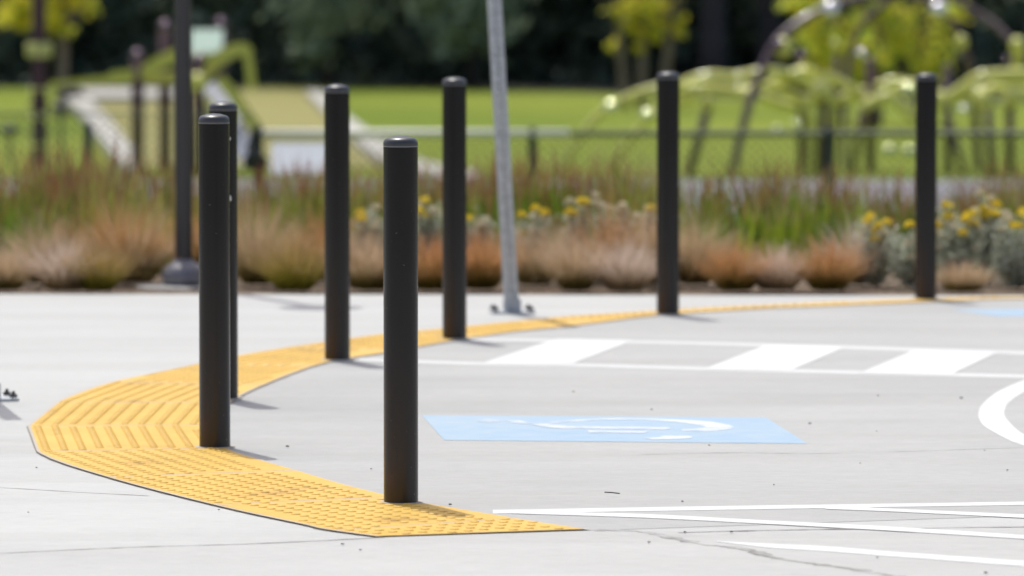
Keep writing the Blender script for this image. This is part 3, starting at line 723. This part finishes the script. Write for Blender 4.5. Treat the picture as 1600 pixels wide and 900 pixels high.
# chain link fence
FY = 45.0
fr = empty('chain_link_fence', (0, FY, LOW)); tag(fr, 'low chain link fence with flat top rail between planting bed and lawn', 'fence')
def fz(py): return P(800, py, FY).z - LOW
zt = fz(209)
def fx(px): return P(px, 240, FY).x
def fpost(px, h, name='post'):
    mb = MB(); mb.lathe([(.035, 0), (.035, h), (.03, h + .02), (.01, h + .035)], 14, (fx(px), 0, 0)); mb.build(name, M['fence_post'], fr, angle=50)
for px in (832, 1295, 1758, 2220, 2680): fpost(px, zt + .02)
mb = MB(); mb.tube([(fx(405), 0, zt), (fx(890), 0, zt)], .036); mb.build('top_rail', M['rail'], fr, smooth=True)
mb = MB(); mb.tube([(fx(890), 0, zt), (fx(2700), 0, zt)], .024); mb.build('top_rail', M['rail_grey'], fr, smooth=True)
def mesh_wires(x0, x1, h, parent):
    mb = MB(); p = .075; r = .0036
    k0 = int((x1 - x0 + h) / p) + 1
    for s_ in (1, -1):
        for i in range(k0):
            xs_ = x0 - h + i * p if s_ == 1 else x0 + i * p
            a = (xs_, 0.03); b = (xs_ + s_ * h, h)
            # clip to [x0,x1]
            def cl_(a, b):
                (ax, az_), (bx, bz) = a, b; t0, t1 = 0, 1; dx = bx - ax
                for lo, sgn in ((x0, 1), (x1, -1)):
                    qa = sgn * (ax - lo); qd = sgn * dx
                    if qd == 0: continue
                    t = -qa / qd
                    if qd > 0: t0 = max(t0, t)
                    else: t1 = min(t1, t)
                if t0 >= t1: return None
                return (ax + dx * t0, az_ + (bz - az_) * t0), (ax + dx * t1, az_ + (bz - az_) * t1)
            c_ = cl_(a, b)
            if not c_: continue
            (ax, az_), (bx, bz) = c_; yo = .003 * s_
            mb.tube([(ax, yo, az_), (bx, yo, bz)], r, 3)
    mb.build('wire_mesh', M['wire'], parent)
mesh_wires(fx(405), fx(2200), zt, fr)
fr2 = empty('chain_link_gate', (0, FY, LOW)); tag(fr2, 'taller wire mesh gate section left of the pale fence rail, with black latch post', 'gate')
zg = fz(177)
for px in (-330, 138, 404):
    mb = MB(); hh = fz(196) if px == 138 else (fz(200) if px == 404 else zg)
    mb.lathe([(.035, 0), (.035, hh), (.01, hh + .03)], 14, (fx(px), 0, 0)); mb.build('post', M['fence_post'] if px != 404 else M['black'], fr2, angle=50)
mb = MB(); mb.tube([(fx(-330), 0, zg), (fx(396), 0, zg)], .006, 8); mb.build('top_wire', M['wire'], fr2)
mesh_wires(fx(-330), fx(398), zg, fr2)
mb = MB(); mb.box((fx(400), -.06, fz(254)), (.18, .12, .11)); mb.box((fx(392), -.08, fz(232)), (.05, .05, .12)); mb.box((fx(398), -.05, fz(215)), (.07, .06, .12)); mb.build('latch_box', M['black'], fr2)
o = MB(); o.box((0, 0, 0), (fx(530) - fx(426), .02, (fz(224) - fz(270)) * 1.9)); pn = o.build('blank_panel', M['signpanel'])
pn.rotation_euler.x = R(-58); pn.location = ((fx(426) + fx(530)) / 2, FY - .24, LOW + (fz(224) + fz(270)) / 2)
tag(pn, 'pale blue white rectangular panel sloping in front of the fence below its pale rail', 'panel')

# ------------------------------------------------------------------ playground, left
D1 = 70.0
pl = empty('play_structure', (P(215, 280, D1).x, D1, LOW)); o1 = Vector(pl.location)
tag(pl, 'lime and maroon play structure with curved beams and slide, left behind the lamp post', 'play structure')
def L(px, py, y=D1): return P(px, py, y) - o1
def post(px0, py0, r, parent, mt='maroon', y=D1, px1=None, orig=None, cap=True, name='post'):
    orig = orig if orig is not None else o1
    top = P(px0, py0, y) - orig; bot = Vector((P(px1 if px1 is not None else px0, 285, y).x - orig.x, y - orig.y, 0))
    mb = MB(); mb.tube([bot, top], r, 14)
    o_ = mb.build(name, M[mt], parent, smooth=True)
    if cap:
        mb = MB(); mb.ball(tuple(top), r * 1.15, 8); mb.build('post_cap', M['plum_metal'], o_, smooth=True)
    return o_
post(215, 88, .075, pl); post(258, 42, .075, pl, y=71); post(345, 38, .075, pl, y=71.5); post(310, 95, .075, pl, y=69.5)
def beam(pts, r, name, mt, parent, orig, y=D1, sq=None):
    q = spline([P(a, b, yy) - orig for a, b, yy in pts], 8)
    if sq:      # flat board-like beam
        mb = MB(); m = len(q); vs = []
        for k_, p in enumerate(q):
            t = (q[min(k_ + 1, m - 1)] - q[max(k_ - 1, 0)]).normalized(); nn_ = Vector((-t.z, 0, t.x)).normalized() * sq[k_ * (len(sq) - 1) // (m - 1)] / 2
            e = Vector((0, .06, 0))
            vs += [p + nn_ - e, p + nn_ + e, p - nn_ + e, p - nn_ - e]
        fs = [(0, 1, 2, 3), tuple((m - 1) * 4 + i for i in (3, 2, 1, 0))]
        for k_ in range(m - 1):
            for i in range(4): fs.append((k_ * 4 + i, (k_ + 1) * 4 + i, (k_ + 1) * 4 + (i + 1) % 4, k_ * 4 + (i + 1) % 4))
        mb.add(vs, fs); return mb.build(name, M[mt], parent)
    mb = MB(); mb.tube(q, r, 12); return mb.build(name, M[mt], parent, smooth=True)
beam([(78, 132, 70), (150, 124, 70), (215, 116, 70), (250, 98, 70), (285, 82, 70)], .07, 'curved_beam', 'lime', pl, o1, sq=[.06, .16, .18, .15])
beam([(120, 130, 70.3), (200, 127, 70.3), (260, 122, 70.3), (310, 124, 70.3)], .07, 'curved_beam', 'lime_dull', pl, o1, sq=[.08, .14, .14])
beam([(308, 128, 69.8), (325, 108, 69.8), (350, 86, 69.8), (378, 77, 69.8), (388, 92, 69.8), (394, 138, 69.8)], .07, 'curved_beam', 'lime', pl, o1, sq=[.18, .18, .16, .10, .10])
beam([(342, 122, 69.6), (365, 150, 69.6), (385, 180, 69.6), (402, 200, 69.6)], .07, 'curved_beam', 'lime', pl, o1, sq=[.14, .10])
mb = MB(); mb.ball(tuple(L(310, 128, 69.4)), .12, 8); mb.build('bulb', M['lime'], pl, smooth=True)
c = L(323, 66, 71.2); mb = MB(); mb.box((0, 0, 0), (.40, .05, .38)); o = mb.build('panel', M['mint'], pl); o.location = c; o.rotation_euler.x = R(-42)
c = L(316, 86, 71.1); mb = MB(); mb.box(tuple(c), (.34, .08, .07)); mb.build('panel_shelf', M['lime_dull'], pl)
beam([(330, 130, 70.6), (350, 170, 70.1), (372, 215, 69.4), (396, 250, 68.9)], .1, 'slide', 'slide', pl, o1, sq=[.26, .30])
post(325, 150, .06, pl, 'lime_dull', y=69.6, cap=False)
# tall pole at far left
tp = empty('play_pole', (P(62, 280, 69).x, 69, LOW)); tag(tp, 'tall maroon play pole with lime collar at the far left', 'play pole')
mb = MB(); mb.lathe([(.085, 0), (.085, 4.2), (.06, 4.25)], 20); mb.build('pole', M['maroon'], tp, angle=40)
zc = P(62, 78, 69).z - LOW; mb = MB(); mb.lathe([(.15, zc - .09), (.16, zc - .07), (.16, zc + .06), (.14, zc + .09)], 20); mb.build('collar', M['lime_dull'], tp, angle=40)
zc = P(62, 140, 69).z - LOW
for i in range(7):
    mb = MB(); z_ = zc - i * .17; q = [(.11 * math.cos(a), .11 * math.sin(a), z_ + .02 * math.sin(a * 3)) for a in np.linspace(0, 6.283, 17)]
    mb.tube(q, .018, 6); mb.build('rope_ring', M['lime_dull'] if i % 2 == 0 else M['maroon'], tp, smooth=True)
# small dark seats on the lawn at far left
for px, py, lb in ((15, 204, 'small dark rounded spinner seat on short stem at the left frame edge'), (95, 168, 'small dark rounded spinner seat by the top of the pale edging')):
    b = P(px, py, 74); r_ = empty('spinner_disc', (b.x, 74, LOW)); tag(r_, lb, 'spinner seat')
    h_ = b.z - LOW; mb = MB(); mb.lathe([(.02, h_ - .06), (.12, h_ - .04), (.14, h_), (.10, h_ + .05), (.02, h_ + .07)], 20); mb.build('seat', M['black'], r_, smooth=True)
    mb = MB(); mb.lathe([(.03, 0), (.025, h_ - .05)], 10); mb.build('stem', M['wire'], r_)

# ------------------------------------------------------------------ playground, right
D2 = 70.0
pr_ = empty('climbing_structure', (P(1360, 285, D2).x, D2, LOW)); o2 = Vector(pr_.location)
tag(pr_, 'plum arches and lime curved tubes of a climbing structure at the right', 'climbing structure')
def arch(pts, r, mt='purple', name='arch'): return beam(pts, r, name, mt, pr_, o2)
arch([(1143, 285, 68.5), (1152, 235, 68.5), (1166, 180, 68.6), (1182, 130, 68.8), (1212, 68, 69), (1254, 32, 69.2), (1300, 10, 69.4), (1360, -5, 69.7), (1420, -6, 70), (1462, 12, 70.2), (1492, 44, 70.4), (1511, 90, 70.5), (1522, 150, 70.6), (1530, 290, 70.7)], .052)
arch([(1318, 290, 71.6), (1322, 150, 71.8), (1330, 85, 72), (1348, 40, 72), (1385, 5, 72), (1430, -10, 72), (1480, -3, 72), (1540, 28, 71.8), (1582, 66, 71.5), (1620, 120, 71.2), (1650, 290, 71)], .04)
for pts in ([(1050, 152, 69), (1072, 130, 69), (1110, 119, 69), (1150, 121, 69), (1200, 112, 69), (1240, 120, 69.5), (1290, 150, 70)],
            [(1062, 146, 69.5), (1100, 138, 69.5), (1150, 142, 69.5), (1200, 136, 69.5), (1262, 158, 70), (1300, 150, 70)],
            [(1200, 135, 70), (1250, 112, 70), (1275, 118, 70), (1290, 140, 70), (1300, 158, 70)],
            [(1290, 118, 70.5), (1310, 128, 70.5), (1335, 142, 70.5), (1356, 160, 70.5), (1375, 158, 70.3), (1400, 140, 70), (1430, 132, 70)],
            [(1440, 170, 69), (1468, 160, 69), (1500, 140, 69), (1530, 120, 69), (1570, 116, 69), (1640, 112, 69)],
            [(1468, 158, 70), (1500, 150, 70), (1550, 140, 70), (1640, 150, 70)],
            [(1570, 170, 69.5), (1582, 140, 69.5), (1590, 90, 69.5), (1592, 70, 69.5)],
            [(1300, 160, 71), (1330, 150, 71), (1365, 138, 71), (1400, 128, 71), (1440, 138, 71), (1470, 160, 71)],
            [(1530, 160, 71), (1560, 128, 71), (1600, 128, 71), (1650, 140, 71)],
            [(1190, 150, 71), (1230, 165, 71), (1262, 160, 71), (1300, 135, 71)],
            [(1345, 170, 69), (1385, 150, 69), (1410, 165, 69), (1440, 200, 69)],
            [(1262, 275, 69.8), (1268, 220, 69.8), (1264, 180, 69.8), (1252, 155, 69.8)]):
    beam(pts, .064, 'curved_tube', 'lime', pr_, o2)
for px, py, y, r in ((1225, 74, 69, .11), (1590, 72, 69.4, .10), (1470, 156, 68.8, .10), (1535, 156, 68.8, .12), (1168, 150, 68.8, .10), (1080, 143, 68.8, .10), (1105, 160, 68.9, .09),
                     (1280, 142, 69, .11), (1360, 158, 70, .07), (1502, 66, 70.2, .08), (1584, 152, 69, .10), (1305, 70, 69.8, .06), (1240, 120, 69.4, .09)):
    mb = MB(); mb.ball(tuple(P(px, py, y) - o2), r, 8, 1.15); mb.build('bulb', M['lime'], pr_, smooth=True)
for px0, py0, px1, r, y, mt in ((1107, 165, 1076, .055, 69, 'purple'), (1252, 158, 1252, .05, 70, 'maroon'), (1288, 148, 1282, .06, 70, 'maroon'),
                            (1360, 98, 1360, .06, 70.4, 'maroon'), (1348, 170, 1332, .045, 70, 'maroon'), (1480, 108, 1482, .055, 69.8, 'purple'), (1484, 190, 1508, .04, 69.6, 'purple'),
                            (1544, 165, 1550, .05, 69, 'purple'), (1578, 168, 1578, .055, 69.5, 'maroon'), (1308, 92, 1300, .04, 71, 'maroon')):
    post(px0, py0, r, pr_, mt, y, px1, o2)
for i, pts in enumerate(([(872, 283), (900, 225), (935, 180), (985, 150), (1040, 134), (1075, 132)], [(945, 283), (972, 235), (1005, 195), (1040, 168), (1085, 150)])):
    if i == 0:
        ar_ = empty('climbing_arches', (P(900, 285, 67).x, 67, LOW)); tag(ar_, 'pair of pale lime curved climbing bars sweeping up left of the second bollard from right', 'climbing bars'); oa = Vector(ar_.location)
    q = [(a, b, 69 + i * .5) for a, b in pts]; q[0] = (q[0][0], 278, q[0][2])
    beam(q, .05, 'curved_bar', 'lime', ar_, oa)

for px, py, y, r, mt in ((1298, 14, 69.3, .115, 'steel'), (1466, 15, 70.1, .115, 'steel'), (1215, 70, 68.9, .08, 'plum_metal'), (1252, 88, 69.6, .07, 'plum_metal'), (1420, 140, 69.6, .08, 'lime_metal'), (1345, 84, 71.9, .06, 'steel'),
                         (1390, 236, 69.2, .085, 'lime_metal'), (1421, 238, 69.2, .085, 'lime_metal'), (1215, 205, 69.4, .07, 'lime_metal'), (1245, 195, 69.4, .06, 'lime_metal'), (1505, 172, 69.4, .06, 'steel'), (1575, 95, 69.5, .06, 'plum_metal')):
    mb = MB(); mb.ball(tuple(P(px, py, y) - o2), r, 8); mb.build('glint_ball', M[mt], pr_, smooth=True)  # added mirror balls that supply the bright glints on the tubes
for px, py, y in ((954, 168, 68.95), (1012, 181, 69.45)):
    mb = MB(); mb.ball(tuple(P(px, py, y) - oa), .09, 8); mb.build('glint_ball', M['lime_metal'], ar_, smooth=True)  # two more added balls, only for the glints along the bars

# ------------------------------------------------------------------ young trees on the lawn
def young_tree(px, y, trunks, crown, nleaf, lmat, label, lsz=.16):
    bx = P(px, 160, y).x; root = empty('young_tree', (bx, y, LOW)); tag(root, label, 'tree')
    for k_, (dx0, dx1, h, r) in enumerate(trunks):
        mb = MB(); mb.tube(spline([(dx0, 0, 0), (dx0 + (dx1 - dx0) * .5, .03, h * .5), (dx1, 0, h)], 5), [r * (1 - .6 * i / 10) for i in range(11)], 10)
        for q in range(5):
            z_ = h * (.45 + .1 * q); xx_ = dx0 + (dx1 - dx0) * z_ / h; a = random.uniform(0, 6.28)
            mb.tube([(xx_, 0, z_), (xx_ + .35 * math.cos(a), .35 * math.sin(a), z_ + .35), (xx_ + .8 * math.cos(a), .8 * math.sin(a), z_ + .6)], [r * .35, r * .25, r * .08], 6)
        mb.build('trunk', M['bark_young'], root, smooth=True)
    cs = []
    for (cx_, cz_, rx, rz_) in crown:
        nl = int(nleaf * rx * rz_ * (.35 if cz_ > 2.6 else 1)); nc = max(5, int(14 * rx * rz_) + 5)
        cc = RNG.normal(0, 1, (nc, 3)); cc /= np.linalg.norm(cc, axis=1)[:, None]; cc *= RNG.random(nc)[:, None] ** .4
        k_ = RNG.integers(0, nc, nl)
        c_ = cc[k_] * .85 + RNG.normal(0, .16, (nl, 3)); c_[:, 0] = c_[:, 0] * rx + cx_; c_[:, 1] *= rx; c_[:, 2] = c_[:, 2] * rz_ + cz_
        cs.append(c_)
    c_ = np.concatenate(cs); V, Q, A = leaves(c_, lsz, .5, .7)
    np_mesh('crown', V, Q, M[lmat], root, A); return root
def zz_(py, y): return P(800, py, y).z - LOW
y = 100; sc = F / y
young_tree(1008, y, [(-30 / sc, -50 / sc, 2.6, .09), (-5 / sc, 0, 2.8, .09), (25 / sc, 55 / sc, 2.6, .09)],
           [(-22 / sc, zz_(42, y), .32, .28), (20 / sc, zz_(35, y), .40, .34), (-50 / sc, zz_(68, y), .16, .14), (-12 / sc, zz_(78, y), .14, .14), (52 / sc, zz_(33, y), .26, .22), (-5 / sc, zz_(-10, y), .7, .45), (0, zz_(-120, y), 1.2, 1.1)],
           800, 'lime_leaf', 'small yellow green multi trunk tree in the middle, left of the dark conifer trunks')
y = 96; sc = F / y
young_tree(70, y, [(25 / sc, 35 / sc, 2.6, .10)], [(-45 / sc, zz_(25, y), .42, .35), (5 / sc, zz_(5, y), .50, .45), (40 / sc, zz_(-5, y), .48, .45), (20 / sc, zz_(42, y), .42, .28), (0, zz_(-130, y), 1.2, 1.2), (-50 / sc, zz_(8, y), .45, .4)],
           800, 'lime_leaf', 'yellow green young tree behind the tall maroon pole at far left')
y = 90; sc = F / y
young_tree(1370, y, [(0, 5 / sc, 2.6, .10), (-50 / sc, -70 / sc, 2.4, .05), (60 / sc, 80 / sc, 2.4, .05)],
           [(-65 / sc, zz_(80, y), .65, .7), (0, zz_(70, y), .8, .75), (65 / sc, zz_(75, y), .7, .7), (-100 / sc, zz_(5, y), .6, .35), (60 / sc, zz_(0, y), .9, .5), (0, zz_(-100, y), 1.5, 1.2), (100 / sc, zz_(110, y), .3, .25)],
           750, 'lime_leaf_green', 'yellow green bushy tree seen through the plum arches at the right')

# ------------------------------------------------------------------ dark wood behind
def conifer_cloud(x, y, H, rad, n, low=.4):
    t = RNG.random(n) ** 1.25; z = low + (H - low) * t
    r_ = rad * (1 - t) ** .8 * RNG.random(n) ** .45 + .1
    nbr = 42; a = RNG.integers(0, nbr, n) * 2.399 + RNG.normal(0, .16, n)
    c_ = np.stack([x + r_ * np.cos(a), y + r_ * np.sin(a), LOW + z - r_ * .30 + RNG.normal(0, .1, n)], 1)
    c_[:, 2] = np.maximum(c_[:, 2], LOW + .05)
    return leaves(c_, .62, .7, .5)
parts = []; tb = MB()
for row, (yy, st) in enumerate(((121, 4.6), (127, 4.8), (134, 5.2), (143, 5.6), (155, 6.5))):
    x = -28 + (row % 2) * 2.3
    while x < 28:
        xx_ = x + random.uniform(-.8, .8); y_ = yy + random.uniform(-1.5, 1.5)
        px = 800 + F * xx_ / y_
        x += st
        if 1060 < px < 1270 and row < 3: continue
        parts.append(conifer_cloud(xx_, y_, random.uniform(14, 22), random.uniform(2.8, 3.8), 2600))
        tb.tube([(xx_, y_, LOW), (xx_, y_, LOW + 14)], [.28, .08], 8)
# undergrowth under the trees
n = 26000; c_ = np.stack([RNG.uniform(-28, 28, n), RNG.uniform(118, 150, n), LOW + RNG.random(n) ** 1.5 * 1.5], 1)
keep = ~((c_[:, 0] > 3.2) & (c_[:, 0] < 7.5) & (c_[:, 1] < 134)); parts.append(leaves(c_[keep], .5, 0, .6))
V, Q, A = join_np(parts)
fo = np_mesh('forest', V, Q, M['forest'], None, A); tag(fo, 'dark wood of conifers beyond the lawn, reading as one mass', 'forest', kind='stuff')
fo.data.materials.append(M['bark'])
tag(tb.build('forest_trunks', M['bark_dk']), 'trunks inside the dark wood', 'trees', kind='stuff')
for px, y, r, lb in ((1113, 116, .26, 'bare dark conifer trunk left of the plum arch, right of the small yellow green tree'), (1203, 118, .25, 'bare dark conifer trunk directly behind the top left of the plum arch'), (1160, 134, .2, 'thin dark conifer trunk deep in shade between two larger trunks')):
    x = P(px, 100, y).x; r_ = empty('conifer', (x, y, LOW)); tag(r_, lb, 'tree')
    mb = MB(); mb.tube([(0, 0, -.1), (0, 0, 1), (.1, 0, 9), (.1, 0, 17)], [r * 1.25, r, r * .7, .06], 14); mb.build('trunk', M['bark'], r_, smooth=True)
    V, Q, A = conifer_cloud(0, 0, 19, 3.4, 2200, low=4.5); V[:, 2] -= LOW; np_mesh('crown', V, Q, M['forest'], r_, A)
def pale_tree(px, y, cl_, label):
    x = P(px, 80, y).x; r_ = empty('edge_tree', (x, y, LOW)); tag(r_, label, 'tree')
    mb = MB(); mb.tube([(0, 1.0, 0), (.1, .8, 2), (0, .6, 4.6)], [.12, .09, .04], 10); mb.build('trunk', M['bark'], r_, smooth=True)
    ps = []
    for (a, b, rx, rz_, n_) in cl_:
        q = RNG.normal(0, .5, (n_, 3)); c_ = q * np.array([rx, .8, rz_])
        c_[:, 0] += (a - px) / (F / y); c_[:, 2] += zz_(b, y); ps.append(leaves(c_, .3, .8, .5))
    V, Q, A = join_np(ps); np_mesh('crown', V, Q, M['forest_pale'], r_, A)
pale_tree(735, 113.6, [(735, 40, .75, .5, 520), (715, 5, .9, .5, 420), (760, 0, .7, .5, 400), (740, -160, 1.6, 1.4, 2200)], 'pale grey green tree at the wood edge beside the leaning grey post')
pale_tree(510, 114.5, [(520, 15, 1.0, .5, 260), (490, 70, .5, .4, 120), (505, -160, 1.6, 1.2, 1300)], 'faint grey green tree at the wood edge above the third bollard from left')

# ------------------------------------------------------------------ grit on the concrete
grit = [(1265, 664, .012), (449, 700, .012), (1066, 786, .008), (1014, 850, .010), (703, 791, .010), (1143, 834, .009), (535, 853, .010), (563, 862, .008), (1108, 698, .008), (1344, 726, .006), (1209, 760, .006), (57, 733, .007),
      (44, 803, .006), (342, 799, .007), (1070, 834, .008), (1372, 620, .008), (1502, 624, .012), (896, 614, .009), (1538, 706, .006), (1574, 737, .007), (1018, 642, .008), (580, 735, .007), (1370, 676, .005), (1540, 898, .010), (1371, 874, .007)]
for i, (px, py, s_) in enumerate(grit):
    g = G(px, py); mb = MB(); s_ *= .75; n_ = 7
    prof = [(s_ * .5, 0), (s_ * .62, s_ * .25), (s_ * .4, s_ * .55), (s_ * .1, s_ * .6)]; mb.lathe(prof, 7)
    mb.v = [(a * random.uniform(.8, 1.3), b_ * random.uniform(.8, 1.2), c_ * .8) for a, b_, c_ in mb.v]
    o = mb.build('pebble', M['stone'] if i % 3 else M['stone_pale']); o.location = (g.x, g.y, .004)
    tag(o, 'tiny dark pebble lying loose on the concrete', 'pebble', 'pebbles scattered on the concrete')
a = G(945, 769, .012); b = G(968, 771, .012)
mb = MB(); mb.tube([a, (a + b) / 2 + Vector((0, 0, .0005)), b], .0018, 5); tag(mb.build('twig', M['stone']), 'thin dark twig on driveway right of the nearest bollard', 'twig')
